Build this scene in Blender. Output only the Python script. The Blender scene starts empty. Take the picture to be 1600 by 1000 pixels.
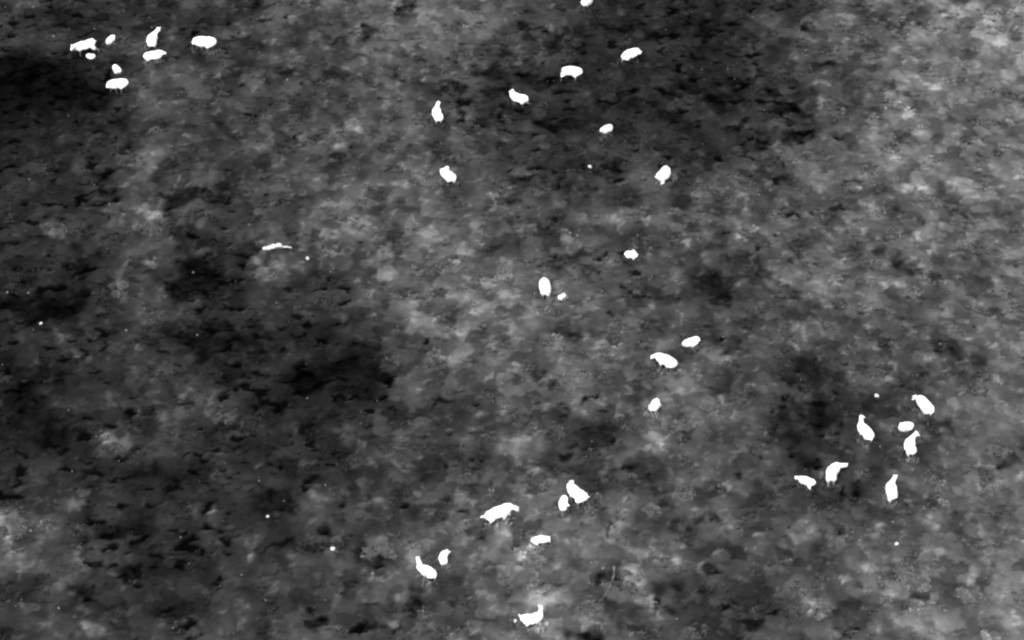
import bpy, bmesh, math, random
import numpy as np
from mathutils import Vector, Matrix, Euler

scene = bpy.context.scene
COL = scene.collection
rad = math.radians

# ----------------------------------------------------------------- camera
CAM_DIST, CAM_DEP, HALF_V = 163.0, rad(35.0), rad(6.25)
cam_data = bpy.data.cameras.new('camera')
cam = bpy.data.objects.new('camera', cam_data)
COL.objects.link(cam)
cam.location = (0.0, -CAM_DIST * math.cos(CAM_DEP), CAM_DIST * math.sin(CAM_DEP))
cam.rotation_euler = (rad(90.0) - CAM_DEP, 0.0, 0.0)
cam_data.sensor_fit = 'HORIZONTAL'
cam_data.angle = 2.0 * math.atan(math.tan(HALF_V) * 1.6)
cam_data.clip_start = 1.0
cam_data.clip_end = 20000.0
scene.camera = cam

# ----------------------------------------------------------------- sky, sun, exposure
SUN_EL, SUN_AZ = rad(52.0), rad(200.0)          # the light comes from behind the camera
world = bpy.data.worlds.new('World')
scene.world = world
world.use_nodes = True
wn = world.node_tree
wn.nodes.clear()
sky = wn.nodes.new('ShaderNodeTexSky')
sky.sky_type = 'NISHITA'
sky.sun_disc = False
sky.sun_elevation = SUN_EL
sky.sun_rotation = SUN_AZ
sky.dust_density = 4.0
grey = wn.nodes.new('ShaderNodeRGBToBW')         # the camera is monochrome
bg = wn.nodes.new('ShaderNodeBackground')
bg.inputs['Strength'].default_value = 0.10
wo = wn.nodes.new('ShaderNodeOutputWorld')
wn.links.new(sky.outputs[0], grey.inputs[0])
wn.links.new(grey.outputs[0], bg.inputs['Color'])
wn.links.new(bg.outputs[0], wo.inputs['Surface'])

sun_data = bpy.data.lights.new('sun', 'SUN')
sun_data.energy = 1.5
sun_data.angle = rad(40.0)                       # overcast
sun_data.color = (1, 1, 1)
sun = bpy.data.objects.new('sun', sun_data)
COL.objects.link(sun)
sd = Vector((math.sin(SUN_AZ) * math.cos(SUN_EL), math.cos(SUN_AZ) * math.cos(SUN_EL), math.sin(SUN_EL)))
sun.rotation_euler = sd.to_track_quat('Z', 'Y').to_euler()
sun.location = sd * 300

scene.view_settings.view_transform = 'Standard'
scene.view_settings.look = 'None'
scene.view_settings.gamma = 1.0
scene.view_settings.use_curve_mapping = False
scene.view_settings.exposure = 1.5
scene.render.engine = 'CYCLES'
scene.cycles.max_bounces = 4
scene.cycles.diffuse_bounces = 2
scene.cycles.filter_width = 2.5

rng = np.random.default_rng(11)
random.seed(11)

# ----------------------------------------------------------------- helpers
def tag(o, label=None, cat=None, group=None, kind=None):
    if label: o['label'] = label
    if cat: o['category'] = cat
    if group: o['group'] = group
    if kind: o['kind'] = kind
    return o


def link(name, me, mat):
    o = bpy.data.objects.new(name, me)
    if mat and not me.materials:
        me.materials.append(mat)
    COL.objects.link(o)
    return o


F_PX = 500.0 / math.tan(HALF_V)
FWD = np.array([0, math.cos(CAM_DEP), -math.sin(CAM_DEP)])
UPV = np.array([0, math.sin(CAM_DEP), math.cos(CAM_DEP)])
CAM = np.array(cam.location)


def survey(x, y, z=0.0):
    """Where a point of the moor stands in the aerial survey picture the plant map was drawn from (1600 x 1000)."""
    dy, dz = y - CAM[1], z - CAM[2]
    d = dy * FWD[1] + dz * FWD[2]
    return 800 + F_PX * (x - CAM[0]) / d, 500 - F_PX * (dy * UPV[1] + dz * UPV[2]) / d


def moor(px, py):
    """The point of the moor (x, y) for a point of the survey picture."""
    x = y = 0.0
    z = 0.0
    for _ in range(6):
        r = FWD + UPV * (500 - py) / F_PX + np.array([1.0, 0, 0]) * (px - 800) / F_PX
        t = (z - CAM[2]) / r[2]
        x, y = CAM[0] + r[0] * t, CAM[1] + r[1] * t
        z = float(land(np.array([x]), np.array([y]))[0])
    return x, y, z


# ----------------------------------------------------------------- noise in world space
def hsh(ix, iy, seed):
    a = (ix.astype(np.int64) * 374761393 + iy.astype(np.int64) * 668265263 + seed * 982451653) & 0xFFFFFFFF
    a = ((a ^ (a >> 13)) * 1274126177) & 0xFFFFFFFF
    a = ((a ^ (a >> 16)) * 2246822519) & 0xFFFFFFFF
    a = a ^ (a >> 15)
    return (a & 0xFFFFFF) / float(0xFFFFFF)


def gnoise(x, y, seed):
    """gradient noise, about -1..1"""
    ix, iy = np.floor(x), np.floor(y)
    fx, fy = x - ix, y - iy
    u, v = fx * fx * fx * (fx * (fx * 6 - 15) + 10), fy * fy * fy * (fy * (fy * 6 - 15) + 10)
    out = 0
    for dx in (0, 1):
        for dy in (0, 1):
            an = hsh(ix + dx, iy + dy, seed) * 2 * np.pi
            g = np.cos(an) * (fx - dx) + np.sin(an) * (fy - dy)
            out = out + g * (u if dx else 1 - u) * (v if dy else 1 - v)
    return out * 1.5


def fbm(x, y, seed, octs=4, gain=0.5):
    s, a, t = 0, 1.0, 0
    for k in range(octs):
        s = s + a * gnoise(x, y, seed + k * 17)
        t += a * a
        x, y, a = x * 2.03 + 5.1, y * 2.03 - 3.7, a * gain
    return s / math.sqrt(t)


def cells(x, y, seed):
    """nearest cell of a jittered grid: distance, random value, second distance"""
    ix, iy = np.floor(x), np.floor(y)
    d1 = np.full(x.shape, 9.0)
    d2 = np.full(x.shape, 9.0)
    val = np.zeros(x.shape)
    for dx in (-1, 0, 1):
        for dy in (-1, 0, 1):
            cx, cy = ix + dx, iy + dy
            px = cx + 0.1 + 0.8 * hsh(cx, cy, seed)
            py = cy + 0.1 + 0.8 * hsh(cx, cy, seed + 1)
            d = np.sqrt((px - x) ** 2 + (py - y) ** 2)
            r = hsh(cx, cy, seed + 2)
            near = d < d1
            d2 = np.where(near, d1, np.minimum(d2, d))
            val = np.where(near, r, val)
            d1 = np.where(near, d, d1)
    return d1, val, d2


def land(x, y):
    """the lie of the land, without the hummocks"""
    return 0.35 * gnoise(x / 23.0, y / 23.0, 3) + 0.12 * gnoise(x / 8.0, y / 8.0, 5)


# ----------------------------------------------------------------- what grows where
# Survey of the plant cover: how pale the cover is (0..255) on a coarse net, then single stands of plants.
NET = np.array([
    [52, 44, 50, 64, 74, 88, 98, 84, 64, 46, 42, 44, 66, 88, 102, 122],
    [22, 36, 72, 68, 66, 72, 82, 54, 44, 47, 48, 36, 66, 92, 102, 110],
    [44, 50, 66, 60, 68, 80, 84, 64, 52, 53, 50, 58, 78, 92, 104, 104],
    [52, 56, 90, 50, 80, 92, 98, 86, 68, 72, 82, 82, 86, 92, 104, 100],
    [38, 46, 70, 34, 66, 66, 88, 106, 86, 78, 72, 58, 88, 94, 94, 96],
    [40, 46, 56, 42, 44, 42, 68, 108, 102, 86, 80, 78, 80, 74, 80, 94],
    [36, 50, 66, 52, 42, 46, 62, 70, 88, 62, 98, 90, 52, 54, 82, 92],
    [42, 44, 54, 48, 50, 56, 70, 78, 84, 64, 82, 74, 52, 70, 78, 94],
    [80, 62, 42, 50, 54, 74, 92, 80, 108, 90, 90, 70, 72, 78, 96, 94],
    [64, 58, 50, 60, 62, 66, 72, 92, 102, 88, 68, 66, 72, 88, 112, 110]], float)
STANDS = [  # x, y, rx, ry, paleness
    (60, 128, 75, 34, 10), (125, 150, 60, 22, 11), (20, 110, 40, 30, 10), (100, 22, 30, 14, 22), (165, 128, 18, 14, 40),
    (35, 8, 40, 8, 80), (240, 128, 45, 30, 84), (215, 75, 50, 20, 74), (262, 60, 14, 12, 100),
    (300, 425, 34, 22, 6), (290, 450, 36, 16, 8), (325, 430, 18, 36, 24), (300, 380, 24, 36, 30), (120, 412, 24, 9, 5), (140, 395, 20, 8, 10),
    (320, 310, 40, 14, 18), (270, 310, 30, 12, 24), (155, 270, 22, 12, 18), (170, 300, 16, 22, 16),
    (60, 480, 70, 24, 16), (110, 470, 40, 22, 16), (90, 490, 30, 10, 8),
    (42, 610, 22, 34, 8), (60, 590, 28, 10, 8), (85, 682, 26, 22, 4), (65, 650, 22, 26, 12), (20, 620, 24, 30, 18),
    (310, 558, 15, 14, 4), (300, 535, 40, 20, 18), (385, 535, 30, 14, 14), (368, 572, 12, 8, 8),
    (490, 592, 60, 20, 10), (545, 572, 45, 34, 15), (460, 608, 40, 13, 8), (428, 636, 26, 11, 2), (585, 592, 20, 9, 14), (560, 612, 44, 10, 22),
    (515, 482, 40, 13, 42), (560, 494, 18, 9, 26), (445, 455, 12, 7, 8), (480, 430, 50, 10, 48), (500, 452, 30, 12, 44),
    (645, 540, 26, 14, 56), (480, 665, 16, 10, 10), (440, 732, 10, 8, 8), (490, 745, 14, 7, 8), (370, 707, 22, 6, 10), (350, 670, 20, 10, 18),
    (145, 745, 12, 8, 8), (230, 745, 30, 14, 16), (270, 760, 26, 12, 14), (180, 830, 26, 22, 22), (210, 895, 26, 10, 14), (215, 830, 18, 16, 24),
    (200, 905, 14, 8, 8), (120, 935, 16, 8, 18), (260, 970, 24, 12, 16), (10, 930, 16, 8, 14), (25, 915, 12, 6, 12),
    (430, 785, 40, 16, 20), (440, 800, 34, 8, 10), (420, 770, 12, 7, 6), (510, 830, 12, 10, 18), (585, 885, 26, 16, 22), (560, 870, 20, 12, 30),
    (440, 855, 50, 5, 20), (650, 950, 26, 18, 26), (645, 935, 14, 16, 18), (570, 985, 30, 10, 22), (495, 975, 14, 10, 16),
    (720, 710, 24, 12, 40), (740, 720, 40, 14, 38), (690, 640, 10, 5, 16), (615, 640, 8, 5, 8),
    (628, 25, 14, 9, 20), (530, 70, 22, 6, 26), (575, 55, 14, 12, 34), (610, 66, 12, 4, 20), (585, 140, 12, 5, 22), (655, 90, 12, 4, 28), (705, 140, 22, 8, 20),
    (555, 95, 20, 6, 36), (510, 130, 22, 12, 36), (450, 110, 12, 6, 30), (400, 12, 10, 6, 30), (412, 72, 10, 8, 30),
    (735, 165, 26, 10, 14), (780, 145, 30, 10, 14), (765, 115, 24, 12, 22), (780, 85, 24, 12, 20), (720, 180, 10, 12, 24), (750, 200, 8, 6, 6), (780, 180, 16, 6, 14),
    (960, 48, 40, 6, 10), (830, 48, 30, 5, 14), (1020, 55, 14, 7, 6), (1110, 40, 24, 9, 6), (1118, 57, 28, 8, 2), (1065, 26, 12, 6, 8), (1085, 10, 10, 6, 14), (1180, 20, 12, 6, 8),
    (1090, 95, 22, 7, 10), (1165, 133, 26, 9, 4), (1210, 150, 30, 9, 6), (1235, 180, 26, 14, 8), (1250, 212, 24, 7, 5), (1310, 214, 16, 6, 8), (1150, 205, 18, 7, 8),
    (1280, 112, 16, 5, 14), (1260, 45, 14, 6, 18), (1245, 15, 8, 12, 14), (1330, 10, 16, 6, 40), (1400, 43, 50, 3, 50),
    (990, 150, 20, 5, 10), (950, 168, 40, 8, 14), (1010, 170, 26, 10, 14), (1040, 185, 20, 8, 16), (870, 195, 22, 7, 12), (880, 200, 30, 6, 14), (830, 120, 12, 6, 8), (850, 130, 30, 10, 18), (940, 130, 30, 8, 30),
    (860, 72, 20, 8, 26), (880, 55, 30, 8, 22), (1140, 165, 30, 12, 22), (1080, 150, 60, 10, 24), (1180, 230, 30, 8, 30), (1190, 215, 14, 5, 14),
    (880, 260, 60, 10, 34), (955, 268, 22, 10, 14), (910, 300, 26, 10, 28), (810, 315, 16, 10, 26), (830, 285, 30, 6, 28), (870, 290, 16, 4, 20), (815, 345, 20, 10, 44),
    (1070, 320, 16, 10, 44), (1115, 450, 26, 18, 22), (1125, 470, 24, 14, 20), (1105, 435, 14, 8, 14), (988, 466, 6, 6, 8), (1040, 470, 60, 10, 44), (1110, 380, 24, 10, 36),
    (860, 415, 40, 6, 42), (920, 425, 16, 4, 38), (1240, 408, 10, 6, 26), (1370, 385, 14, 8, 38), (1410, 405, 10, 12, 34), (1425, 425, 10, 8, 30), (1430, 430, 6, 6, 40), (1565, 430, 5, 4, 20), (1220, 272, 16, 5, 20), (1310, 325, 16, 5, 26), (1325, 285, 16, 5, 30), (1240, 330, 20, 5, 34),
    (875, 515, 20, 14, 34), (860, 605, 12, 6, 34), (840, 590, 10, 7, 36), (915, 635, 12, 9, 14), (935, 628, 8, 5, 12), (920, 680, 40, 20, 36), (950, 690, 24, 24, 30), (880, 740, 60, 8, 34), (975, 735, 24, 9, 24), (910, 705, 22, 8, 26), (890, 720, 12, 6, 20),
    (1145, 555, 10, 8, 18), (1230, 605, 8, 8, 8), (1270, 595, 46, 26, 24), (1265, 660, 44, 30, 22), (1295, 670, 26, 14, 16), (1275, 713, 8, 7, 4), (1265, 725, 20, 14, 20), (1230, 640, 20, 12, 28), (1320, 645, 16, 20, 40),
    (1460, 543, 9, 9, 12), (1443, 580, 14, 6, 22), (1490, 545, 10, 5, 26), (1570, 725, 14, 12, 30), (1480, 670, 14, 10, 42), (1340, 782, 10, 8, 18), (1315, 830, 20, 8, 36),
    (1110, 815, 18, 8, 20), (1060, 825, 12, 14, 34), (1040, 790, 10, 10, 30), (958, 833, 6, 6, 20), (1105, 895, 20, 8, 30), (1030, 920, 22, 14, 26), (1015, 930, 26, 20, 40), (1080, 840, 5, 5, 18), (1065, 920, 16, 8, 26), (1130, 950, 18, 10, 24), (1160, 985, 20, 8, 26),
    (990, 978, 26, 8, 12), (1050, 960, 24, 10, 30), (925, 995, 26, 10, 20), (880, 990, 16, 8, 26), (1175, 985, 12, 6, 26), (1340, 920, 12, 6, 30), (1420, 885, 8, 4, 18), (1435, 930, 10, 16, 50), (1360, 855, 12, 5, 44), (1300, 960, 16, 6, 50),
    (940, 905, 16, 10, 40), (935, 912, 10, 8, 36),
    # pale stands
    (230, 345, 26, 20, 112), (245, 340, 12, 12, 124), (265, 285, 22, 10, 92), (188, 440, 14, 22, 104), (185, 452, 9, 6, 124), (80, 355, 18, 14, 84), (225, 410, 20, 30, 88), (210, 248, 40, 14, 84), (235, 240, 20, 20, 84),
    (428, 415, 34, 20, 128), (420, 375, 20, 14, 90), (465, 350, 14, 16, 92), (555, 310, 18, 12, 102), (575, 350, 22, 24, 100), (600, 420, 16, 22, 98), (540, 210, 26, 12, 112), (548, 205, 8, 9, 126),
    (700, 400, 36, 20, 108), (720, 395, 20, 10, 118), (740, 445, 22, 10, 116), (690, 450, 26, 20, 104), (615, 430, 10, 12, 112), (660, 345, 20, 12, 94), (590, 375, 22, 18, 98), (735, 355, 12, 10, 104),
    (780, 500, 30, 14, 112), (770, 570, 30, 22, 106), (735, 560, 34, 12, 110), (655, 512, 20, 10, 104), (750, 495, 14, 8, 112), (660, 500, 26, 10, 104), (720, 520, 30, 12, 108), (705, 565, 40, 14, 98), (800, 470, 20, 12, 110), (870, 475, 16, 14, 112),
    (595, 860, 16, 16, 116), (590, 850, 22, 8, 112), (575, 790, 16, 8, 100), (500, 780, 12, 10, 98), (640, 820, 16, 14, 100), (735, 820, 12, 10, 112), (745, 825, 8, 8, 120), (790, 840, 14, 10, 108),
    (825, 868, 32, 14, 128), (815, 880, 14, 14, 130), (835, 955, 40, 26, 110), (850, 940, 24, 8, 120), (880, 930, 20, 14, 104), (810, 700, 16, 40, 102), (835, 690, 12, 20, 100), (805, 550, 14, 20, 104),
    (1020, 660, 16, 22, 118), (1030, 690, 22, 12, 110), (1010, 645, 10, 10, 112), (1075, 660, 22, 10, 112), (1115, 632, 18, 10, 118), (1115, 660, 12, 10, 120), (1060, 745, 14, 10, 108), (1070, 762, 14, 12, 114), (1140, 690, 26, 8, 100), (1150, 605, 14, 6, 106), (950, 548, 16, 10, 122), (965, 549, 8, 6, 128), (1040, 600, 20, 14, 112), (980, 640, 10, 14, 100),
    (995, 870, 26, 20, 116), (990, 900, 12, 14, 126), (1000, 935, 10, 12, 128), (1050, 885, 10, 12, 116), (975, 830, 12, 10, 108), (1015, 795, 10, 8, 116), (1080, 762, 12, 8, 110),
    (1280, 945, 24, 14, 130), (1270, 955, 14, 10, 132), (1430, 905, 20, 16, 138), (1420, 915, 16, 8, 130), (1385, 890, 14, 14, 118), (1455, 930, 8, 22, 126), (1520, 920, 12, 20, 136), (1510, 950, 8, 8, 140), (1525, 905, 10, 8, 124), (1380, 950, 18, 22, 118), (1395, 980, 10, 16, 110), (1540, 770, 14, 8, 118), (1545, 762, 8, 10, 124), (1450, 812, 16, 10, 118), (1365, 832, 12, 14, 122), (1590, 790, 12, 12, 112), (1570, 840, 12, 8, 112), (1260, 830, 20, 26, 104), (1230, 865, 16, 12, 96),
    (1560, 30, 40, 36, 136), (1555, 42, 10, 10, 158), (1560, 80, 22, 14, 130), (1510, 15, 16, 10, 130), (1320, 48, 10, 10, 118), (1440, 130, 10, 8, 126), (1400, 145, 26, 14, 122), (1420, 175, 22, 12, 124), (1380, 205, 16, 8, 118), (1440, 205, 20, 10, 122), (1465, 255, 26, 14, 132), (1395, 250, 14, 10, 134), (1425, 290, 20, 10, 126), (1385, 305, 8, 8, 140), (1270, 165, 14, 14, 104), (1360, 155, 14, 10, 118), (1540, 235, 20, 8, 120), (1530, 340, 16, 20, 116),
    (1503, 378, 15, 14, 126), (1305, 395, 14, 6, 112), (1315, 393, 10, 3, 140), (1250, 430, 10, 4, 140), (1205, 440, 12, 12, 108), (1270, 452, 18, 6, 112), (1385, 448, 10, 6, 130), (1430, 468, 14, 4, 122), (1495, 420, 10, 6, 122), (1290, 460, 14, 14, 106), (1160, 300, 14, 10, 100), (1150, 385, 12, 8, 112), (1245, 560, 6, 12, 118), (1510, 565, 16, 8, 112), (1585, 545, 8, 16, 118), (1390, 570, 10, 6, 108), (1240, 508, 20, 6, 104),
    (1060, 372, 12, 4, 128), (1068, 392, 14, 4, 128), (890, 375, 12, 10, 112), (895, 395, 14, 12, 102), (1100, 300, 14, 8, 92), (960, 355, 12, 8, 104), (1040, 290, 14, 8, 112), (1055, 282, 6, 8, 116),
    (15, 815, 26, 20, 108), (20, 860, 12, 10, 124), (8, 835, 10, 24, 112), (65, 890, 12, 8, 98), (60, 815, 20, 10, 100), (110, 790, 16, 10, 96), (130, 770, 10, 10, 98), (40, 975, 20, 10, 78), (145, 985, 12, 12, 110), (135, 950, 14, 6, 96), (395, 865, 10, 16, 100), (330, 800, 10, 8, 96),
    (185, 690, 16, 10, 106), (200, 685, 16, 8, 108), (165, 695, 10, 12, 98), (205, 665, 10, 16, 92), (245, 658, 16, 8, 94), (360, 660, 8, 10, 104), (120, 560, 14, 8, 92), (95, 530, 14, 10, 90), (275, 690, 14, 8, 82), (345, 720, 16, 12, 72), (60, 580, 16, 10, 76), (315, 620, 30, 12, 74), (175, 620, 8, 8, 84), (550, 690, 20, 14, 80), (560, 705, 8, 8, 110), (610, 720, 14, 14, 94), (640, 735, 8, 8, 112), (620, 735, 10, 8, 104), (735, 665, 14, 4, 118),
]


def paleness(x, y):
    px, py = survey(x, y)
    wx = px + 17 * gnoise(x / 1.5, y / 2.2, 71) + 9 * gnoise(x / 0.6, y / 0.9, 72) + 4 * gnoise(x / 0.27, y / 0.4, 75)
    wy = py + 15 * gnoise(x / 1.5, y / 2.2, 73) + 8 * gnoise(x / 0.6, y / 0.9, 74) + 4 * gnoise(x / 0.27, y / 0.4, 76)
    frag = np.clip(0.72 + 0.62 * fbm(x / 0.85, y / 1.2, 77, 3, 0.6), 0.12, 1.0)   # stands break up into patches
    gx = np.clip((wx + 62 * gnoise(x / 3.4, y / 5.0, 78) + 22 * gnoise(x / 1.3, y / 2.0, 178) - 50) / 100.0, 0, 14.999)
    gy = np.clip((wy + 48 * gnoise(x / 3.4, y / 5.0, 79) + 20 * gnoise(x / 1.3, y / 2.0, 179) - 50) / 100.0, 0, 8.999)
    ix, iy = gx.astype(int), gy.astype(int)
    fx, fy = gx - ix, gy - iy
    p = (NET[iy, ix] * (1 - fx) * (1 - fy) + NET[iy, ix + 1] * fx * (1 - fy)
         + NET[iy + 1, ix] * (1 - fx) * fy + NET[iy + 1, ix + 1] * fx * fy)
    for cx, cy, rx, ry, v in STANDS:
        m = (np.abs(wx - cx) < 2.2 * rx) & (np.abs(wy - cy) < 2.2 * ry)
        if not m.any():
            continue
        v = v * 1.13 if 95 < v < 136 else v
        w = frag[m] * np.exp(-(((wx[m] - cx) / rx) ** 2 + ((wy[m] - cy) / ry) ** 2) ** 1.6)
        p[m] = p[m] * (1 - w) + v * w
    return p


def cover(x, y):
    """albedo of the plant cover, hummock height, cell values"""
    p = paleness(x, y)
    wx = x + 0.22 * gnoise(x / 0.5, y / 0.5, 21) + 0.08 * gnoise(x / 0.17, y / 0.17, 22)
    wy = y + 0.22 * gnoise(x / 0.5, y / 0.5, 23) + 0.08 * gnoise(x / 0.17, y / 0.17, 24)
    a1, v1, b1 = cells(wx / 1.6, wy / 2.2, 31)
    a2, v2, b2 = cells(wx / 0.78, wy / 1.05, 41)
    a3, v3, b3 = cells(wx / 0.36, wy / 0.50, 51)
    n = fbm(x / 2.1, y / 3.2, 61, 4, 0.62)
    # shade between the hummocks, put into the colour: long and narrow on the dark ground, small and round elsewhere
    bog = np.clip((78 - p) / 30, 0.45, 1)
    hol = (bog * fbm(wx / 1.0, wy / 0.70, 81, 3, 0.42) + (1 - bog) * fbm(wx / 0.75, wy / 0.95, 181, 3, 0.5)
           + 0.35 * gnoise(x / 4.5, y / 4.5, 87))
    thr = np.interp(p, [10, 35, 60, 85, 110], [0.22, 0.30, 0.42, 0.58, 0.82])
    gap_shade = np.clip((hol - thr) / 0.19, 0, 1)
    moss = np.clip((fbm(wx / 0.75 + 40, wy / 1.05, 101, 4, 0.6) - 0.34) / 0.45, 0, 1)
    s = (p * (1.0 + 0.30 * n + 0.22 * (v1 - 0.5) + 0.42 * (v2 - 0.5) + 0.14 * (v3 - 0.5))
         + 42 * moss * np.clip((p - 12) / 60, .12, 1.1))
    s = s + 55 * np.clip(v3 - 0.94, 0, 1) / 0.06 * np.clip(1 - a3 / 0.30, 0, 1) * np.clip(p / 80, .3, 1)
    s = s * (1 - 0.76 * gap_shade)
    s = np.clip(s, 2.0, 190.0) / 255.0
    lin = np.where(s < 0.04045, s / 12.92, ((s + 0.055) / 1.055) ** 2.4)
    dome = (0.15 * v1 * np.clip(1 - (a1 / 0.7) ** 2, 0, 1) + (0.02 + 0.12 * v2) * np.clip(1 - (a2 / 0.7) ** 2, 0, 1)
            + 0.02 * v3 * np.clip(1 - (a3 / 0.6) ** 2, 0, 1))
    h = dome * (1 - 0.85 * gap_shade)
    return lin * ALBEDO, h, gap_shade


ALBEDO = 0.42


# ----------------------------------------------------------------- materials
def cover_material(name, fine, amount):
    m = bpy.data.materials.new(name)
    m.use_nodes = True
    nt = m.node_tree
    b = nt.nodes['Principled BSDF']
    b.inputs['Roughness'].default_value = 1.0
    b.inputs['Specular IOR Level'].default_value = 0.0
    at = nt.nodes.new('ShaderNodeAttribute')
    at.attribute_name = 'cover_tone'
    tc = nt.nodes.new('ShaderNodeTexCoord')
    no = nt.nodes.new('ShaderNodeTexNoise')
    no.inputs['Scale'].default_value = fine
    no.inputs['Detail'].default_value = 3.0
    mr = nt.nodes.new('ShaderNodeMapRange')
    mr.inputs['From Min'].default_value = 0.25
    mr.inputs['From Max'].default_value = 0.75
    mr.inputs['To Min'].default_value = 1.0 - amount
    mr.inputs['To Max'].default_value = 1.0 + amount
    vm = nt.nodes.new('ShaderNodeVectorMath')
    vm.operation = 'SCALE'
    nt.links.new(tc.outputs['Object'], no.inputs['Vector'])
    nt.links.new(no.outputs['Fac'], mr.inputs['Value'])
    nt.links.new(at.outputs['Color'], vm.inputs[0])
    nt.links.new(mr.outputs['Result'], vm.inputs['Scale'])
    nt.links.new(vm.outputs[0], b.inputs['Base Color'])
    return m


def plain_material(name, value, var, scale, rough=0.9, bump=0.0):
    m = bpy.data.materials.new(name)
    m.use_nodes = True
    nt = m.node_tree
    b = nt.nodes['Principled BSDF']
    b.inputs['Roughness'].default_value = rough
    b.inputs['Specular IOR Level'].default_value = 0.1
    tc = nt.nodes.new('ShaderNodeTexCoord')
    no = nt.nodes.new('ShaderNodeTexNoise')
    no.inputs['Scale'].default_value = scale
    no.inputs['Detail'].default_value = 4.0
    mr = nt.nodes.new('ShaderNodeMapRange')
    mr.inputs['From Min'].default_value = 0.3
    mr.inputs['From Max'].default_value = 0.7
    mr.inputs['To Min'].default_value = value * (1 - var)
    mr.inputs['To Max'].default_value = min(value * (1 + var), 0.92)
    nt.links.new(tc.outputs['Object'], no.inputs['Vector'])
    nt.links.new(no.outputs['Fac'], mr.inputs['Value'])
    nt.links.new(mr.outputs['Result'], b.inputs['Base Color'])
    if bump:
        bu = nt.nodes.new('ShaderNodeBump')
        bu.inputs['Strength'].default_value = bump
        bu.inputs['Distance'].default_value = 0.02
        nt.links.new(no.outputs['Fac'], bu.inputs['Height'])
        nt.links.new(bu.outputs['Normal'], b.inputs['Normal'])
    return m


M_GROUND = cover_material('moss and peat', 4.0, 0.08)
M_TUFT = cover_material('grass blades', 5.0, 0.15)
M_COAT = cover_material('deer coat', 12.0, 0.03)
M_STONE = plain_material('pale stone', 0.46, 0.2, 14.0, 0.9, 0.5)
M_PEBBLE = plain_material('grey pebble', 0.07, 0.7, 0.8, 0.9, 0.3)
M_GREY = plain_material('grey stone', 0.11, 0.35, 6.0, 0.9, 0.5)
M_WOOD = plain_material('bleached wood', 0.40, 0.6, 2.6, 0.9, 0.6)
M_TWIG = plain_material('grey twig', 0.085, 0.65, 1.8, 0.9, 0.6)


def set_tone(me, tone):
    at = me.attributes.new('cover_tone', 'FLOAT_COLOR', 'POINT')
    a = np.ones((len(tone), 4), np.float32)
    a[:, :3] = np.asarray(tone, np.float32)[:, None]
    at.data.foreach_set('color', a.ravel())


def mesh_from(name, verts, faces, size):
    """verts (n,3), faces (m,size) as numpy arrays"""
    me = bpy.data.meshes.new(name)
    me.vertices.add(len(verts))
    me.vertices.foreach_set('co', np.asarray(verts, np.float32).ravel())
    n = len(faces)
    me.loops.add(n * size)
    me.loops.foreach_set('vertex_index', np.asarray(faces, np.int32).ravel())
    me.polygons.add(n)
    me.polygons.foreach_set('loop_start', np.arange(0, n * size, size, dtype=np.int32))
    me.polygons.foreach_set('loop_total', np.full(n, size, np.int32))
    me.update(calc_edges=True)
    return me


# ----------------------------------------------------------------- the ground: one sheet out to the horizon
STEP = 0.115


def axis(lo, hi):
    core = np.arange(lo, hi + STEP, STEP)
    g = STEP * np.cumsum(1.38 ** np.arange(1, 32))
    return np.concatenate([(lo - g)[::-1], core, core[-1] + g])


gx, gy = axis(-42, 42), axis(-34, 45)
X, Y = np.meshgrid(gx, gy)
xf, yf = X.ravel(), Y.ravel()
tone, hum, gap_shade = cover(xf, yf)
near = np.clip(1 - (np.maximum(np.abs(xf) - 42, 0) + np.maximum(np.maximum(-34 - yf, yf - 45), 0)) / 30.0, 0, 1)
zf = land(xf, yf) + hum * near
nx, ny = len(gx), len(gy)
ii = np.arange((ny - 1) * (nx - 1))
r_, c_ = ii // (nx - 1), ii % (nx - 1)
i0 = r_ * nx + c_
quads = np.stack([i0, i0 + 1, i0 + nx + 1, i0 + nx], 1)
me = mesh_from('ground', np.stack([xf, yf, zf], 1), quads, 4)
me.polygons.foreach_set('use_smooth', np.ones(len(quads), bool))
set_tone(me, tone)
ground = link('ground', me, M_GROUND)
tag(ground, 'dark mossy moorland ground with hummocks and hollows coloured dark as shade', None, None, 'structure')


def ground_z(x, y):
    t, h, w = cover(x, y)
    return land(x, y) + h, t, w


# ----------------------------------------------------------------- grass tufts: nobody could count them
def in_view(x, y, m):
    px, py = survey(x, y)
    return (px > -m) & (px < 1600 + m) & (py > -m) & (py < 1000 + m)


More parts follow.
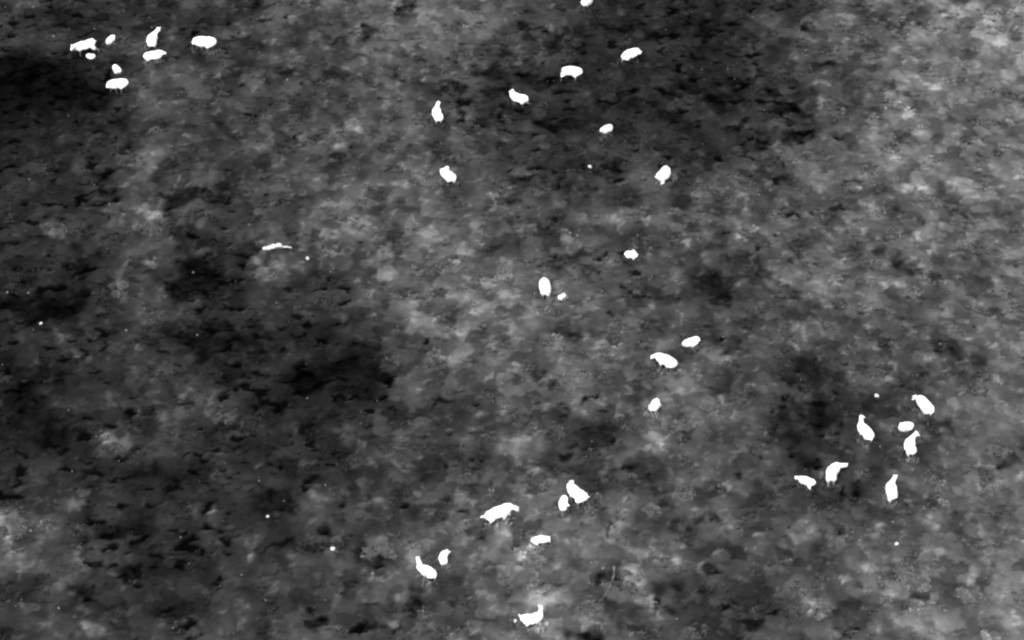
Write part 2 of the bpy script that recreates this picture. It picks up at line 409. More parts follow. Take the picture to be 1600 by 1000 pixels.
def blades(cx, cy, cz, tone, height, spread, n, width, name, kind_label):
    """n arching blades a tuft, each a bent strip of three triangles"""
    k = len(cx)
    rep = lambda a: np.repeat(a, n)
    cx, cy, cz, tone, height, spread, width = map(rep, (cx, cy, cz, tone, height, spread, width))
    N = k * n
    az = rng.uniform(0, 2 * np.pi, N)
    lean = rng.uniform(0.15, 1.0, N) * spread
    hh = height * rng.uniform(0.6, 1.1, N)
    bx, by = cx + rng.normal(0, 0.05, N), cy + rng.normal(0, 0.05, N)
    dx, dy = np.cos(az), np.sin(az)
    px_, py_ = -dy, dx
    w = width * rng.uniform(0.7, 1.3, N)
    base = np.stack([bx, by, cz - 0.03], 1)
    mid = np.stack([bx + dx * lean * .45, by + dy * lean * .45, cz + hh * .75], 1)
    tip = np.stack([bx + dx * lean, by + dy * lean, cz + hh * (1 - 0.35 * lean / (spread + 1e-6))], 1)
    side = np.stack([px_, py_, np.zeros(N)], 1) * w[:, None]
    V = np.stack([base - side * .6, base + side * .6, mid - side, mid + side, tip], 1).reshape(-1, 3)
    o = (np.arange(N) * 5)[:, None]
    T = np.concatenate([o + [0, 1, 3], o + [0, 3, 2], o + [2, 3, 4]], 1).reshape(-1, 3)
    me = mesh_from(name, V, T, 3)
    set_tone(me, np.repeat(tone * rng.uniform(0.8, 1.2, N), 5))
    ob = link(name, me, M_TUFT)
    tag(ob, kind_label, None, None, 'stuff')
    return ob


SP = 0.40
tx, ty = np.meshgrid(np.arange(-40, 40, SP), np.arange(-33, 43, SP))
tx = (tx + rng.uniform(-.5, .5, tx.shape) * SP * 1.6).ravel()
ty = (ty + rng.uniform(-.5, .5, ty.shape) * SP * 1.6).ravel()
keep = in_view(tx, ty, 90)
tx, ty = tx[keep], ty[keep]
tz, tt, tw = ground_z(tx, ty)
clump = gnoise(tx / 1.6, ty / 1.6, 91)
keep = (tw < 0.15) & (clump > 0.28)
tx, ty, tz, tt, clump = tx[keep], ty[keep], tz[keep], tt[keep], clump[keep]
th = 0.07 + 0.07 * np.clip(clump + 0.25, 0, 1) + rng.uniform(0, .04, len(tx))
blades(tx, ty, tz, tt * 1.25, th, 0.12 + th * 1.2, 11, np.full(len(tx), 0.040), 'moor_grass', 'low tufts of moor grass and heath over the whole ground')

# pose of every deer: place, heading, size, girth, bend of back, neck, head, legs, tail
FIELDS = ['x', 'y', 'yaw', 's', 'g', 'hp', 'bend', 'na', 'nb', 'nl', 'ha', 'hb', 'sf', 'sh', 'df', 'dh', 'zc', 'zo', 'ta', 'tb', 'tl']
POSES = {
    'd00': (-27.351, 29.611, -164.8, 1.059, 1.08, -0.0901, 5.505, 25.36, 46.69, 0.4355, -13.31, 7.186, -0.06, -0.1937, 0.0149, -0.1557, 0.6, -0.1266, -28.05, 60, 0.1771),
    'd01': (-26.915, 28.884, -50.92, 0.5267, 1.249, 0.1151, 27.12, 43.95, -57.32, 0.4815, -25.82, 7.7, -0.1236, 0.1954, 0.0922, 0.128, 0.5272, -0.2581, -11.98, -57.9, 0.2494),
    'd02': (-25.866, 30.707, -125.3, 0.6393, 1.25, -0.0676, 27.16, 25.56, 4.191, 0.4545, 21.15, 14.71, -0.1676, 0.1744, -0.1165, 0.1776, 0.5957, -0.078, 3.965, 29.33, 0.2033),
    'd03': (-23.154, 30.409, 102.6, 1.067, 1.25, -0.0393, -23.92, 43.36, -53.4, 0.4794, -52.55, 57.44, 0.1455, 0.2, -0.0305, 0.0841, 0.5095, -0.2131, -10.21, 22.59, 0.2308),
    'd04': (-22.808, 28.527, 15.21, 0.9059, 1.25, 0.0556, -9.417, 20.11, -64.2, 0.5287, 24.91, 13.02, -0.1077, -0.1009, 0.108, 0.0495, 0.5858, -0.1293, 9.315, 60, 0.1109),
    'd05': (-19.659, 30.013, 159.4, 1.103, 1.249, -0.0351, 16.62, -46.79, -39.69, 0.4482, -0.7898, -38.65, -0.0079, 0.1858, -0.1574, 0.1151, 0.5766, -0.1217, -78.32, -3.706, 0.1189),
    'd06': (-24.976, 26.999, -59.7, 0.6859, 1.193, 0.024, -2.886, 3.116, -59.7, 0.5147, 22.49, 34.75, -0.2, 0.1124, 0.0363, -0.021, 0.45, -0.1449, -37.55, -50.73, 0.2481),
    'd07': (-24.693, 24.864, 171.4, 0.9579, 1.25, -0.0498, 26.56, -55.12, -42.41, 0.3905, -1.746, -47.25, -0.0397, 0.1087, -0.1574, 0.1218, 0.6, -0.0927, -80, -9.029, 0.1229),
    'd08': (-4.621, 20.997, 112.7, 0.9564, 1.246, 0.0061, -19.21, 51.57, -25.7, 0.4216, -79.64, -25.42, -0.0864, 0.2, 0.0393, 0.0447, 0.4307, -0.0356, -22.85, 0.8676, 0.183),
    'd09': (-3.792, 14.022, 127.6, 0.9095, 1.249, -0.0065, 6.05, 1.55, -75, 0.425, -58.03, -17.81, -0.11, 0.1999, -0.1076, 0.169, 0.4431, -0.0252, -57.75, 2.335, 0.173),
    'd10': (0.371, 23.132, 162.1, 0.9285, 1.17, -0.0105, -26.28, 0.1853, -43.16, 0.4205, -36.39, 55.04, -0.0119, -0.0698, -0.1348, 0.1775, 0.5841, -0.1101, -67.68, -48.87, 0.1907),
    'd11': (3.822, 26.308, 147.6, 0.9609, 1.248, -0.0382, 34.49, -56.51, -50.5, 0.4832, -58.35, -4.131, 0.199, 0.2, 0.1721, 0.0021, 0.3999, -0.0124, 38.18, -45.41, 0.2012),
    'd12': (7.488, 28.724, 49.06, 0.959, 1.25, 0.0495, -32.73, 10.12, -74.82, 0.43, 13.88, -38.96, -0.031, 0.0154, 0.1777, -0.1599, 0.5115, -0.183, -7.989, 51.84, 0.2373),
    'd13': (4.931, 35.598, -110.8, 0.923, 1.133, 0.0525, -9.72, 66.93, 72.32, 0.5531, 1.459, 33.33, -0.1945, 0.1885, -0.1084, 0.1484, 0.5458, -0.1382, -33.03, -0.6782, 0.2737),
    'd14': (5.762, 19.595, -127.7, 0.754, 1.248, 0.119, 9.159, 16.28, 2.814, 0.4106, 15.79, 6.298, -0.2, 0.1388, -0.0568, 0.1774, 0.6, -0.0874, -33.65, 39.6, 0.1676),
    'd15': (9.128, 14.177, 52.93, 1.059, 1.25, -0.0644, 30.44, -52.87, -1.194, 0.5238, -25.14, 10.46, 0.0092, 0.0645, 0.107, 0.1381, 0.4454, -0.1666, 23.99, -12.54, 0.2438),
    'd16': (6.885, 5.897, -22.47, 0.6283, 1.25, 0.1162, -32.18, 60.65, -69.24, 0.62, 16.45, -5.841, -0.0589, 0.0119, -0.0665, -0.18, 0.5698, -0.0606, -72.48, 45.81, 0.2371),
    'd17': (1.852, 2.246, 95.22, 1.058, 1.25, -0.0635, -2.147, -56.32, -32.21, 0.5471, -27.71, 32.27, 0.0742, 0.0438, 0.1589, 0.0875, 0.5806, -0.1426, -49.82, 36.49, 0.2172),
    'd18': (2.835, 1.783, -109.1, 0.4745, 1.25, 0.1185, -19.33, 39.16, 27.06, 0.5013, -4.692, 18.06, -0.1918, 0.1795, -0.1308, 0.1581, 0.5596, -0.1324, -50.01, -36.43, 0.2494),
    'd19': (9.793, -2.932, -161.6, 0.741, 1.202, -0.0473, 13.63, 31.59, 38.07, 0.4454, 9.83, 10.84, -0.197, 0.1854, -0.1567, 0.165, 0.5124, -0.0048, -60.6, -16.23, 0.2285),
    'd20': (8.397, -4.853, 138.3, 0.95, 1.22, 0.0507, 21.18, -32.01, -27.5, 0.5615, -53.25, -7.508, -0.1516, 0.2, 0.0943, 0.1541, 0.5838, -0.0187, -73.75, 53.05, 0.1307),
    'd21': (7.624, -8.604, 65.06, 0.8, 1.25, -0.1, 12.5, -60, -70.22, 0.5904, -1.554, 68.59, -0.0226, 0.1931, 0.1587, -0.1165, 0.5608, -0.236, 15.89, 33.95, 0.2679),
    'd22': (21.969, -8.979, 111.5, 0.9994, 1.235, 0.0069, 6.332, -17.36, 11.41, 0.4005, -56.25, 2.974, -0.1908, 0.1971, -0.1041, 0.0981, 0.393, -0.0495, -56.37, 33.76, 0.1542),
    'd23': (18.609, -11.233, 108.2, 0.9357, 1.242, -0.0075, 16.42, 21.54, -38.25, 0.5818, -29.67, -51.65, -0.0425, 0.2, 0.0372, 0.1262, 0.5453, -0.04, -79.71, 11.74, 0.2285),
    'd24': (20.692, -10.575, -159.4, 0.7433, 1.197, 0.1193, 34.15, 53.84, 19.45, 0.6054, -32.77, -23.52, -0.2, 0.1746, -0.0708, 0.1595, 0.5193, -0.0313, -58.9, 42.73, 0.1916),
    'd25': (20.697, -12.547, 103.2, 0.9556, 1.239, -0.0293, -29.87, 32.25, -30.81, 0.4586, -45.24, -20.75, -0.0802, 0.2, -0.0296, -0.0202, 0.4148, -0.0159, -77.69, 27.7, 0.137),
    'd26': (16.478, -14.513, 84.75, 1.02, 1.159, -0.0261, -28.72, -14.82, -32.76, 0.5935, -36.49, 63.92, 0.0034, -0.1364, 0.1188, -0.0846, 0.559, -0.2257, 15.49, 32.51, 0.2484),
    'd27': (15.174, -15.218, 131.2, 0.74, 1.153, -0.0997, 15.35, 30.23, 68.65, 0.5435, 25, 48.8, -0.1986, 0.1164, 0.0558, -0.0584, 0.2317, -0.0625, 14.17, -54.48, 0.1916),
    'd28': (19.401, -16.130, 92.47, 0.9562, 1.25, -0.0488, -7.343, 10.8, -22.81, 0.5706, -30.53, 20.6, 0.0093, 0.052, 0.1666, -0.1329, 0.5087, -0.1455, 22.89, 20.82, 0.2627),
    'd29': (3.278, -16.588, 131.7, 1.145, 1.022, -0.0443, -12.35, -24.72, -32.89, 0.5087, -17.51, -7.595, -0.054, 0.2, -0.0603, 0.0283, 0.5751, -0.0703, 39.66, -4.551, 0.2305),
    'd30': (2.580, -17.057, -105.8, 0.7228, 1.25, -0.0365, 20.7, 50.88, 33.34, 0.4921, 19.39, 1.877, -0.1368, -0.1045, -0.1712, 0.0107, 0.5408, -0.0755, -15.85, 6.214, 0.2348),
    'd31': (-0.685, -18.137, 24.09, 1.066, 1.163, 0.12, -10.08, -23.57, -1.677, 0.4286, -61.42, 39.82, 0.0533, 0.0491, 0.1753, 0.0174, 0.4361, -0.0032, -2.93, -8.589, 0.2433),
    'd32': (1.405, -19.773, 35.41, 0.74, 1.031, -0.0754, -30.43, 40.94, -75, 0.3986, -69.85, 37.86, -0.0769, 0.163, 0.1267, 0.0248, 0.5551, -0.2375, -65.64, -56.33, 0.1042),
    'd33': (-4.142, -22.499, 129.9, 0.8539, 1.088, 0.0215, 30.94, 58.31, -39.18, 0.5083, -68.59, -8.975, -0.1167, 0.1963, -0.0792, 0.1497, 0.4219, -0.0152, -67.91, -20.27, 0.165),
    'd34': (-3.462, -21.216, 105.6, 0.6922, 1.222, 0.0063, -35, -35.59, -15.87, 0.5743, 11.37, 67.37, 0.0039, -0.0266, 0.1752, -0.0668, 0.5409, -0.2219, 33.86, -9.59, 0.2603),
    'd35': (1.005, -26.094, 2.283, 0.8435, 1.219, -0.0353, 34.04, 32.07, 36.8, 0.421, -5.698, 44.9, -0.0023, 0.0679, 0.1733, -0.0552, 0.3062, -0.0857, 35.63, -48.18, 0.214),
    'd36': (0.082, -25.662, -99.87, 0.34, 0.9086, 0.12, 34.37, 75, -6.664, 0.5342, -6.424, 9.816, -0.1717, -0.1021, -0.0258, 0.0204, 0.2602, -0.4841, -41.42, 6.838, 0.2068),
}
LABELS = {
    'd00': 'largest deer of the herd by the upper left dark hollow, head low to the left',
    'd01': 'small deer half hidden in grass just below the largest upper left deer',
    'd02': 'small slanting deer calf to the right of the largest upper left deer',
    'd03': 'deer seen from behind with its neck raised and head turned right',
    'd04': 'deer lying stretched directly below the deer seen from behind',
    'd05': 'plump grazing deer at the right end of the upper left herd',
    'd06': 'small deer calf just above the lowest deer of the upper left herd',
    'd07': 'lowest deer of the upper left herd, grazing beside the black hollow',
    'd08': 'slender deer walking away with upright neck and tail pointing right',
    'd09': 'deer with turned head standing alone below the slender upright deer',
    'd10': 'deer with raised head facing left on the dark streaky moor',
    'd11': 'arched grazing deer on the dark moor with its nose down left',
    'd12': 'round backed deer on the dark moor, rightmost of the top row',
    'd13': 'deer cut off by the top edge of the picture',
    'd14': 'small oval deer resting on the dark moor below the arched grazing deer',
    'd15': "upright deer tapering downward, right of the dark moor's edge",
    'd16': 'small pointed deer resting alone in the middle of the moor',
    'd17': 'stout deer standing on pale ground with a small calf beside it',
    'd18': 'small deer calf at the right foot of the stout deer',
    'd19': 'smaller deer standing just above and right of the long walking deer',
    'd20': 'long bodied deer walking to the upper left in the middle right',
    'd21': 'compact deer seen end on beside the pale branching shrubs',
    'd22': 'deer with its head bent left, uppermost of the right hand herd',
    'd23': 'deer with a round raised head at the left of the right hand herd',
    'd24': 'short bodied deer standing close behind the deer with the hooked neck',
    'd25': 'deer with hooked neck and short tail below the short bodied deer',
    'd26': 'hunched deer curling its head round to the right beside its small neighbour',
    'd27': 'low deer on thin legs just left of the hunched deer',
    'd28': 'slim deer walking straight away, lowest of the right hand herd',
    'd29': 'big deer with raised neck and sloping back above its small companion',
    'd30': 'small deer close below and left of the big sloping deer',
    'd31': 'longest deer, striding with legs apart left of the big sloping deer',
    'd32': 'flat lying deer on a pale patch below the big sloping deer',
    'd33': 'deer with upright round head and hump near the lower middle',
    'd34': 'smaller deer right behind the deer with the upright round head',
    'd35': 'deer near the bottom edge with upright neck and raised tail',
    'd36': 'tiny deer calf left of the deer near the bottom edge',
}
SHRUBS = [
    (235, 356, 1.6, 1.2, 0.55, 122, 'wide pale shrub on the left moor right of a round tuft'),
    (184, 456, 1.0, 1.3, 0.5, 116, 'pale shrub left of the black hollow on the left moor'),
    (82, 362, 1.3, 1.0, 0.45, 98, 'round pale shrub near the left edge of the moor'),
    (430, 432, 1.9, 1.3, 0.6, 122, 'pale rounded shrub below the pale broken log'),
    (705, 408, 2.0, 1.2, 0.55, 116, 'broad pale shrub in the middle of the moor'),
    (740, 452, 1.5, 1.0, 0.5, 122, 'spotted pale shrub below the broad pale shrub'),
    (594, 868, 1.3, 1.3, 0.5, 120, 'pale shrub left of the deer with the upright round head'),
    (826, 884, 2.0, 1.1, 0.5, 134, 'bright shrub just below the flat lying deer'),
    (186, 703, 1.3, 1.0, 0.5, 112, 'pale shrub on the lower left moor beside a hollow'),
    (1503, 388, 1.1, 1.0, 0.55, 132, 'square pale shrub standing on the right moor'),
    (1020, 672, 1.2, 1.2, 0.5, 122, 'pale shrub below the compact deer seen end on'),
    (1116, 645, 1.2, 1.3, 0.55, 124, 'branching pale shrub right of the compact deer'),
    (992, 912, 1.1, 1.6, 0.55, 132, 'tall narrow pale shrub right of the curved branch'),
    (1278, 958, 1.4, 1.2, 0.5, 136, 'pale shrub near the bottom edge right of dark heath'),
    (1428, 915, 1.6, 1.4, 0.55, 142, 'large pale shrub in the lower right of the moor'),
    (1521, 935, 1.2, 1.5, 0.55, 142, 'bright upright shrub nearest the lower right corner'),
    (1366, 842, 1.0, 1.1, 0.45, 126, 'pale shrub below the slim deer walking away'),
    (1546, 775, 1.2, 1.0, 0.5, 126, 'pale shrub by the right edge level with the slim deer'),
    (18, 828, 1.4, 1.3, 0.55, 114, 'pale shrub at the left edge of the lower moor'),
    (1068, 772, 1.1, 1.0, 0.45, 120, 'small pale shrub between two dark patches right of the big deer'),
    (950, 556, 1.2, 0.9, 0.45, 128, 'pale angular shrub left of the long bodied deer'),
    (1556, 52, 1.5, 1.4, 0.6, 150, 'brightest shrub in the upper right corner of the moor'),
    (1085, 992, 1.1, 0.9, 0.5, 104, 'round grey shrub at the bottom edge between dark patches'),
    (548, 212, 1.5, 1.0, 0.5, 122, 'pale shrub left of the slender upright deer'),
    (1016, 800, 0.8, 0.8, 0.4, 120, 'small round shrub right of the big sloping deer'),
]
STONES = [
    (481, 407, 8.6, 'round white stone right of the pale broken log'),
    (520, 862.5, 8.6, 'round white stone left of the deer with the upright round head'),
    (419, 811, 7.2, 'flat white stone beside a long dark hollow on the lower left moor'),
    (921.5, 262, 7.6, 'white stone on the dark moor below the small resting deer'),
    (1369.5, 621, 9.6, 'white stone left of the uppermost right hand deer'),
    (1400.5, 853, 6.6, 'white stone among pale plants below the slim deer'),
    (65, 509, 7.4, 'white stone on the dark ground near the left edge'),
    (197.5, 521, 6.4, 'pale stone right of the white stone near the left edge'),
    (449, 126.5, 6.2, 'pale stone alone on the upper left moor'),
    (942, 891, 6.6, 'pale stone left of the thin curved branch'),
    (924, 881.5, 6.8, 'larger pale stone at the head of a shrub left of the branch'),
    (84, 59.5, 5.6, 'pale stone left of the largest upper left deer'),
    (1516, 788.5, 6.2, 'pale upright stone on the far right moor'),
    (1395, 818, 5.0, 'small pale stone below the slim deer walking away'),
    (1375, 701, 5.4, 'small pale stone below the deer with the round raised head'),
    (1469, 539, 5.6, 'pale stone beside a black hole on the right moor'),
    (765, 458, 5.6, 'pale stone right of the spotted pale shrub'),
    (957, 826, 5.8, 'pale stone just above a small black hole in the lower moor'),
    (12, 460, 6.4, 'pale stone at the left edge on dark ground'),
    (45, 461, 5.2, 'small pale stone right of the left edge stone'),
    (480, 624, 5.4, 'pale stone on the black hollow left of the middle'),
    (1343, 848, 5.4, 'pale stone left of the small shrub below the slim deer'),
    (302, 427, 5.0, 'grey white stone lying inside the black hollow'),
    (891, 368, 6.4, 'pale stone left of a pair in the middle of the moor'),
    (902, 372.5, 7.0, 'pale oblong stone right of its twin in the middle of the moor'),
    (49, 831, 6.6, 'pale stone at the lower left among scattered stones'),
    (74, 830, 6.0, 'pale stone right of its neighbour among the lower left stones'),
    (65, 818, 6.2, 'topmost pale stone of the lower left scatter'),
    (92, 952, 7.0, 'pale stone near the bottom left edge'),
    (137, 985, 7.4, 'pale stone by the bottom edge at the left'),
    (308, 525, 5.4, 'pale stone on the dark heath in the left middle'),
    (357, 913, 5.0, 'small pale stone in the dark lower left heath'),
]

# ----------------------------------------------------------------- the deer
def cone(a, b, ra, rb, n):
    t = np.linspace(0, 1, n)[:, None]
    return np.hstack([a + (b - a) * t, ra + (rb - ra) * t])


def deer_limbs(v):
    """Chains of (x, y, z, radius) for one pose, in metres, feet at z = 0, nose towards +x."""
    c = {}
    g, zo, bd, sl = v['g'], v['zo'], rad(v['bend']), v['hp']
    V = lambda *a: np.array(a, float)
    cs, sn = math.cos(bd), math.sin(bd)

    def turn(p):
        p = np.array(p, float)
        if p[0] <= 0:
            return p
        return np.array([p[0] * cs - p[1] * sn, p[0] * sn + p[1] * cs, p[2]])
    tr = [(-.56, 0, .86 - sl, .135), (-.46, 0, .85 - sl, .20), (-.30, 0, .83 - sl * .7, .225), (-.08, 0, .80, .24),
          (.14, 0, .80, .245), (.32, 0, .82 + sl * .6, .235), (.46, 0, .86 + sl, .185), (.54, 0, .90 + sl, .14)]
    c['trunk'] = np.array([list(turn(t[:3]) + V(0, 0, zo)) + [t[3] * g] for t in tr])
    nb = turn((.47, 0, .93 + sl)) + V(0, 0, zo)
    a, b = rad(v['na']), rad(v['nb']) + bd
    ne = nb + v['nl'] * V(math.cos(a) * math.cos(b), math.cos(a) * math.sin(b), math.sin(a))
    ne[2] = max(ne[2], .14)
    c['neck'] = cone(nb, ne, .155, .09, 6)
    a, b = rad(v['ha']), b + rad(v['hb'])
    hd = V(math.cos(a) * math.cos(b), math.cos(a) * math.sin(b), math.sin(a))
    he = ne + .30 * hd
    he[2] = max(he[2], .06)
    c['head'] = np.array([list(ne + (he - ne) * t) + [r] for t, r in ((0, .092), (.25, .10), (.55, .075), (.8, .056), (1, .05))])
    sd_ = V(-math.sin(b), math.cos(b), 0)
    up = np.cross(hd, sd_)
    up *= np.sign(up[2] + 1e-9)
    for i, k in enumerate((1, -1)):
        e0 = ne + up * .06 + sd_ * k * .05
        e1 = e0 + .08 * (sd_ * k * .75 + up * .55 - hd * .35)
        c['ear%d' % i] = cone(e0, e1, .032, .022, 3)
    for i, k in enumerate((1, -1)):
        top = turn((.36, .11 * k, .74)) + V(0, 0, zo)
        sw = v['sf'] + k * v['df']
        kn = turn((.36 + sw, .11 * k, .45))
        kn[2] = max(.45 + zo * .9, .1)
        ft = turn((.36 + sw * 1.1, .11 * k, 0))
        ft[2] = .02
        c['fu%d' % i] = cone(top, kn, .105, .052, 5)
        c['fl%d' % i] = cone(kn, ft, .046, .034, 4)
        top = V(-.42, .12 * k, .74 - sl + zo)
        sw = v['sh'] + k * v['dh']
        st = V(-.36 + sw * .6, .13 * k, max(.56 + zo, .14))
        hk = V(-.50 + sw, .13 * k, max(.43 + zo * .9, .1))
        ft = V(-.44 + sw, .13 * k, .02)
        c['hu%d' % i] = np.vstack([cone(top, st, .15, .105, 4), cone(st, hk, .095, .05, 4)[1:]])
        c['hl%d' % i] = cone(hk, ft, .044, .034, 4)
    a, b = rad(v['ta']), math.pi + rad(v['tb'])
    t0 = V(-.66, 0, .90 - sl + zo)
    c['tail'] = cone(t0, t0 + v['tl'] * V(math.cos(a) * math.cos(b), math.cos(a) * math.sin(b), math.sin(a)), .045, .03, 4)
    for k in c:
        c[k] = c[k] * v['s']
    return c


bm_ = bmesh.new()
bmesh.ops.create_icosphere(bm_, subdivisions=2, radius=1.0)
ICO_V = np.array([p.co[:] for p in bm_.verts])
ICO_F = np.array([[q.index for q in f.verts] for f in bm_.faces])
bm_.free()


def dense(q):
    out = []
    for a, b in zip(q[:-1], q[1:]):
        n = max(1, int(np.ceil(np.linalg.norm(b[:3] - a[:3]) / (0.30 * min(a[3], b[3])))))
        for t in np.arange(n) / n:
            out.append(a + (b - a) * t)
    out.append(q[-1])
    return np.array(out)


deer_raw = []
for key, pose in POSES.items():
    v = dict(zip(FIELDS, pose))
    ch = deer_limbs(v)
    balls, greyness = [], []
    for k, q in ch.items():
        d = dense(q)
        balls.append(d)
        if k[:2] in ('fl', 'hl'):
            gq = np.ones(len(d))
        elif k[:2] in ('fu', 'hu'):
            gq = np.clip((v['zc'] * v['s'] * .75 - d[:, 2]) / (0.10 * v['s']) + .5, 0, 1)
        else:
            gq = np.zeros(len(d))
        greyness.append(gq)
    balls, greyness = np.vstack(balls), np.concatenate(greyness)
    VV = (ICO_V[None] * balls[:, None, 3:4] + balls[:, None, :3]).reshape(-1, 3)
    FF = (ICO_F[None] + (np.arange(len(balls)) * len(ICO_V))[:, None, None]).reshape(-1, 3)
    me = mesh_from('deer', VV, FF, 3)
    o = link('deer', me, None)
    rm = o.modifiers.new('skin', 'REMESH')
    rm.mode = 'VOXEL'
    rm.voxel_size = 0.024 * max(v['s'], .55)
    sm = o.modifiers.new('soft', 'SMOOTH')
    sm.iterations = 4
    sm.factor = 0.5
    deer_raw.append((key, v, o, balls, greyness))

dg = bpy.context.evaluated_depsgraph_get()
made = [bpy.data.meshes.new_from_object(t[2].evaluated_get(dg)) for t in deer_raw]
for (key, v, o, balls, greyness), me in zip(deer_raw, made):
    o.modifiers.clear()
    old = o.data
    o.data = me
    bpy.data.meshes.remove(old)
    n = len(me.vertices)
    co = np.zeros(n * 3, np.float32)
    me.vertices.foreach_get('co', co)
    co = co.reshape(-1, 3)
    g = np.zeros(n)
    for s0 in range(0, n, 4000):
        part = co[s0:s0 + 4000]
        dd = np.linalg.norm(part[:, None] - balls[None, :, :3], axis=2) - balls[None, :, 3]
        w = np.exp(-np.clip(dd - dd.min(1, keepdims=True), 0, 1) / 0.012)
        g[s0:s0 + 4000] = (w * greyness).sum(1) / w.sum(1)
    # rough winter coat: the outline is never quite smooth
    nv = np.zeros(n * 3, np.float32)
    me.vertices.foreach_get('normal', nv)
    q = co + len(key) + v['x']
    shag = (np.sin(q[:, 0] * 31 + 2.1 * np.sin(q[:, 1] * 17)) * np.sin(q[:, 1] * 29 + 1.7 * np.sin(q[:, 2] * 19)) * np.sin(q[:, 2] * 33 + 2.3 * np.sin(q[:, 0] * 15)))
    me.vertices.foreach_set('co', (co + nv.reshape(-1, 3) * (0.026 * shag * (1 - .7 * g))[:, None]).ravel().astype(np.float32))
    set_tone(me, 0.90 * (1 - g) + 0.11 * g)      # lower legs are much greyer than the white coat
    me.polygons.foreach_set('use_smooth', np.ones(len(me.polygons), bool))
    me.materials.clear()
    me.materials.append(M_COAT)
    px, py = survey(v['x'], v['y'])
    x, y, z = moor(px, py)
    o.location = (x, y, z)
    o.rotation_euler = (0, 0, rad(v['yaw']))
    tag(o, LABELS[key], 'deer', 'deer grazing on the moor')

# ----------------------------------------------------------------- pale shrubs that stand out of the heath
def make_shrub(px, py, w, d, h, pale, label):
    """one low bush: a few woody stems and some hundred small leaves filling an uneven crown"""
    x, y, z = moor(px, py)
    lin = ((pale * .90 / 255.0 + 0.055) / 1.055) ** 2.4 * ALBEDO
    r = np.random.default_rng(int(px * 7 + py * 3))
    n = int(150 + 420 * w * d)
    lobes = r.uniform(-1, 1, (6, 2)) * .85
    lr = r.uniform(.2, .65, 6)
    tilt = r.uniform(-.6, .6)
    pick = r.integers(0, 6, n)
    an, rr = r.uniform(0, 2 * np.pi, n), np.abs(r.normal(0, .55, n)) * lr[pick]
    u = lobes[pick, 0] + np.cos(an) * rr
    q = lobes[pick, 1] + np.sin(an) * rr
    top = (0.35 + 0.65 * lr[pick] / .7) * np.exp(-(rr / lr[pick]) ** 2)
    zz = .7 * h * top * r.uniform(.5, 1.0, n)
    c = np.stack([(u + tilt * q) * w / 2, q * d / 2, zz], 1)
    nrm = r.normal(0, 1, (n, 3)) + np.array([0, -.6, 4.0])
    nrm /= np.linalg.norm(nrm, axis=1, keepdims=True)
    t1 = np.cross(nrm, r.normal(0, 1, (n, 3)))
    t1 /= np.linalg.norm(t1, axis=1, keepdims=True)
    t2 = np.cross(nrm, t1)
    s = r.uniform(.07, .18, n)[:, None]
    V = np.stack([c - t1 * s, c - t2 * s * .6, c + t1 * s, c + t2 * s * .6], 1).reshape(-1, 3)
    Fq = (np.arange(n) * 4)[:, None] + np.arange(4)
    tn = np.repeat(lin * r.uniform(.72, 1.25, n) * r.uniform(.7, 1.15, 6)[pick], 4)
    # stems: thin tapering wands from the foot into every lobe
    sv, sf = [], []
    for i in range(6):
        e = np.array([lobes[i, 0] * w / 2, lobes[i, 1] * d / 2, h * .6])
        b = e * np.array([.2, .2, 0]) + np.array([0, 0, -.08])
        k = len(V) + len(sv)
        for p_, rad_ in ((b, .022), (e, .008)):
            for j in range(4):
                sv.append(p_ + rad_ * np.array([math.cos(j * math.pi / 2), math.sin(j * math.pi / 2), 0]))
        sf += [[k + j, k + (j + 1) % 4, k + 4 + (j + 1) % 4, k + 4 + j] for j in range(4)]
    V = np.vstack([V, np.array(sv)])
    Fq = np.vstack([Fq, np.array(sf)])
    me = mesh_from('low_shrub', V, Fq, 4)
    set_tone(me, np.concatenate([tn, np.full(len(sv), lin * .5)]))
    o = link('low_shrub', me, M_TUFT)
    o.location = (x, y, z)
    tag(o, label, 'shrub', 'pale shrubs in the moorland')
    return o


for s_ in SHRUBS:
    make_shrub(*s_)


# ----------------------------------------------------------------- stones
def stone_mesh(seed, n=2):
    b = bmesh.new()
    bmesh.ops.create_icosphere(b, subdivisions=n, radius=1.0)
    r = np.random.default_rng(seed)
    k = r.normal(0, 1, (5, 3))
    ph = r.uniform(0, 6, 5)
    for p in b.verts:
        q = np.array(p.co[:])
        f = 1 + 0.14 * np.sum(np.sin(k @ q * 1.7 + ph))
        p.co = p.co * f
        p.co.z *= .75
    m = bpy.data.meshes.new('stone')
    b.to_mesh(m)
    b.free()
    m.polygons.foreach_set('use_smooth', np.ones(len(m.polygons), bool))
    return m


stones = [stone_mesh(k) for k in range(4)]
for m in stones:
    m.materials.append(M_STONE)
grey_stones = [stone_mesh(k) for k in range(4)]
for m in grey_stones:
    m.materials.append(M_GREY)
for i, (px, py, w, lab) in enumerate(STONES):
    x, y, z = moor(px, py)
    gz = float(ground_z(np.array([x]), np.array([y]))[0][0])
    o = link('stone', (stones if i < 7 else grey_stones)[i % 4], None)
    dist = np.linalg.norm(np.array([x, y, z]) - CAM)
    rr = w / 2 * dist / F_PX * (.72 if i < 7 else .62)
    o.scale = (rr, rr, rr)
    o.location = (x, y, gz + rr * .55)
    o.rotation_euler = (0, 0, i * 1.7)
    tag(o, lab, 'stone', 'pale stones lying on the moor')

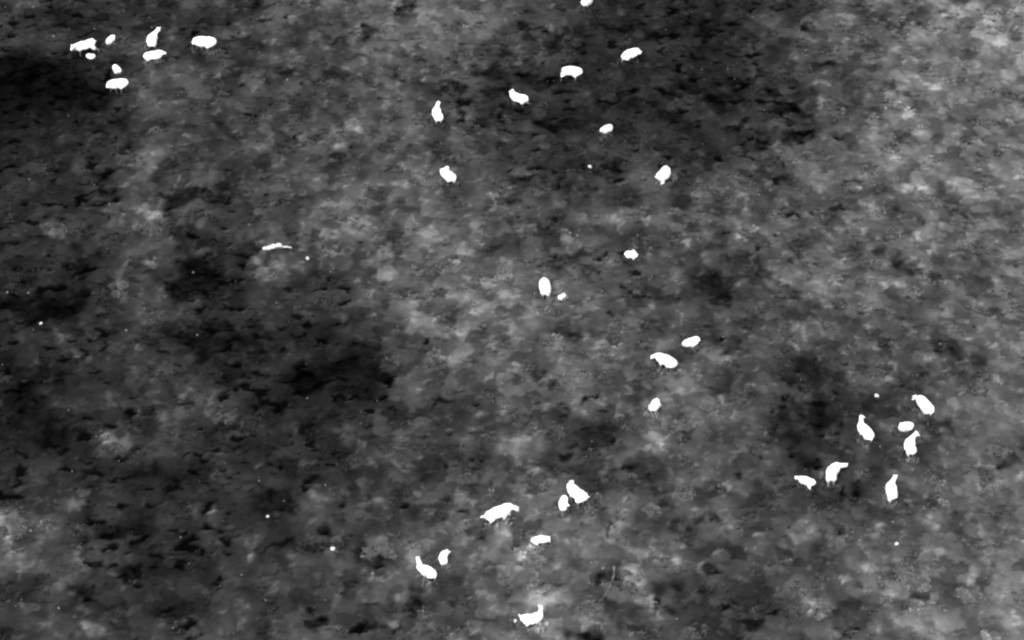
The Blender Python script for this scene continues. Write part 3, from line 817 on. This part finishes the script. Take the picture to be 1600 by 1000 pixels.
# small pebbles between the plants: one object
N = 700
qx, qy = rng.uniform(-38, 38, N), rng.uniform(-31, 42, N)
k_ = in_view(qx, qy, 40) & (paleness(qx, qy) > 30)
qx, qy = qx[k_], qy[k_]
pz, pt, pw = ground_z(qx, qy)
pal = paleness(qx, qy)
b = bmesh.new()
bmesh.ops.create_icosphere(b, subdivisions=1, radius=1.0)
pv = np.array([p.co[:] for p in b.verts])
pf = np.array([[w.index for w in f.verts] for f in b.faces])
b.free()
sz = .028 + .05 * rng.uniform(0, 1, len(qx)) ** 3
jit = rng.uniform(.7, 1.3, (len(qx), len(pv), 1))
VV = pv[None] * jit * sz[:, None, None] + np.stack([qx, qy, pz + sz * .5 + .05], 1)[:, None]
FF = pf[None] + (np.arange(len(qx)) * len(pv))[:, None, None]
me = mesh_from('pebbles', VV.reshape(-1, 3), FF.reshape(-1, 3), 3)
tag(link('pebbles', me, M_PEBBLE), 'small grey pebbles strewn between the plants', None, None, 'stuff')


# ----------------------------------------------------------------- dead wood
def wood(name, pts, label, cat, seed, mat, group=None):
    """a bent, knotty limb through survey points (px, py, radius, lift) as one tube"""
    r = np.random.default_rng(seed)
    P3 = []
    for px, py, ra, li in pts:
        x, y, z = moor(px, py)
        P3.append([x, y, float(ground_z(np.array([x]), np.array([y]))[0][0]) * .5 + z * .5 + ra + li, ra])
    P3 = np.array(P3)
    org = P3[0, :3].copy()
    org[2] -= P3[0, 3]
    t = np.linspace(0, len(P3) - 1, len(P3) * 5)
    Q = np.stack([np.interp(t, np.arange(len(P3)), P3[:, k]) for k in range(4)], 1)
    Q[1:-1, :3] += r.normal(0, .015, (len(Q) - 2, 3))
    S = 8
    V, F_ = [], []
    for i, q in enumerate(Q):
        d = Q[min(i + 1, len(Q) - 1), :3] - Q[max(i - 1, 0), :3]
        d /= np.linalg.norm(d)
        a = np.cross(d, [0, 0, 1.0]); a /= np.linalg.norm(a)
        c = np.cross(a, d)
        taper = 0.25 if i in (0, len(Q) - 1) else 1.0
        for j in range(S):
            an = j * 2 * math.pi / S
            V.append(q[:3] - org + (a * math.cos(an) + c * math.sin(an)) * q[3] * taper * r.uniform(.82, 1.18))
    for i in range(len(Q) - 1):
        for j in range(S):
            F_.append([i * S + j, i * S + (j + 1) % S, (i + 1) * S + (j + 1) % S, (i + 1) * S + j])
    me = bpy.data.meshes.new(name)
    me.from_pydata([tuple(p) for p in V], [], F_ + [list(range(S))[::-1], [len(V) - S + j for j in range(S)]])
    me.polygons.foreach_set('use_smooth', np.ones(len(me.polygons), bool))
    o = link(name, me, mat)
    o.location = org
    tag(o, label, cat, group)


wood('fallen_log', [(410, 391.5, .09, 0), (419, 391, .13, 0), (427, 389, .16, 0), (431, 388.6, .11, 0), (437, 387.5, .16, 0), (442, 387.8, .05, 0), (449, 387.6, .05, 0), (456, 388.6, .03, 0)],
     'pale broken log lying in the grass above a pale shrub', 'log', 5, M_WOOD)
wood('fallen_branch', [(959, 889, .05, .1), (959.3, 893, .065, .1), (959.4, 897, .02, .1), (959, 902, .05, .1), (958, 907, .07, .1), (957, 911, .02, .1), (955, 916, .05, .1), (953, 922, .075, .1), (950, 927, .025, .1), (946, 933, .025, .1), (943, 938, .055, .1), (940, 942, .03, .1)],
     'thin curved pale branch lying on the ground beside pale shrubs', 'branch', 8, M_TWIG)

# taller grass round the feet of the deer
fx, fy = [], []
for key, v, o, balls, greyness in deer_raw:
    n = 26
    a = rng.uniform(0, 2 * np.pi, n)
    r_ = .25 + .75 * np.sqrt(rng.uniform(0, 1, n))
    ca, sa = math.cos(o.rotation_euler.z), math.sin(o.rotation_euler.z)
    lx, ly = np.cos(a) * r_ * .85 * v['s'], np.sin(a) * r_ * .55 * v['s']
    fx.append(o.location.x + lx * ca - ly * sa)
    fy.append(o.location.y + lx * sa + ly * ca)
fx, fy = np.concatenate(fx), np.concatenate(fy)
fz, ft, fw = ground_z(fx, fy)
fh = rng.uniform(.14, .34, len(fx))
blades(fx, fy, fz, ft * 2.0 + .004, fh, fh * .8, 9, np.full(len(fx), 0.034), 'long_grass', 'longer grass standing round the feet of the deer')
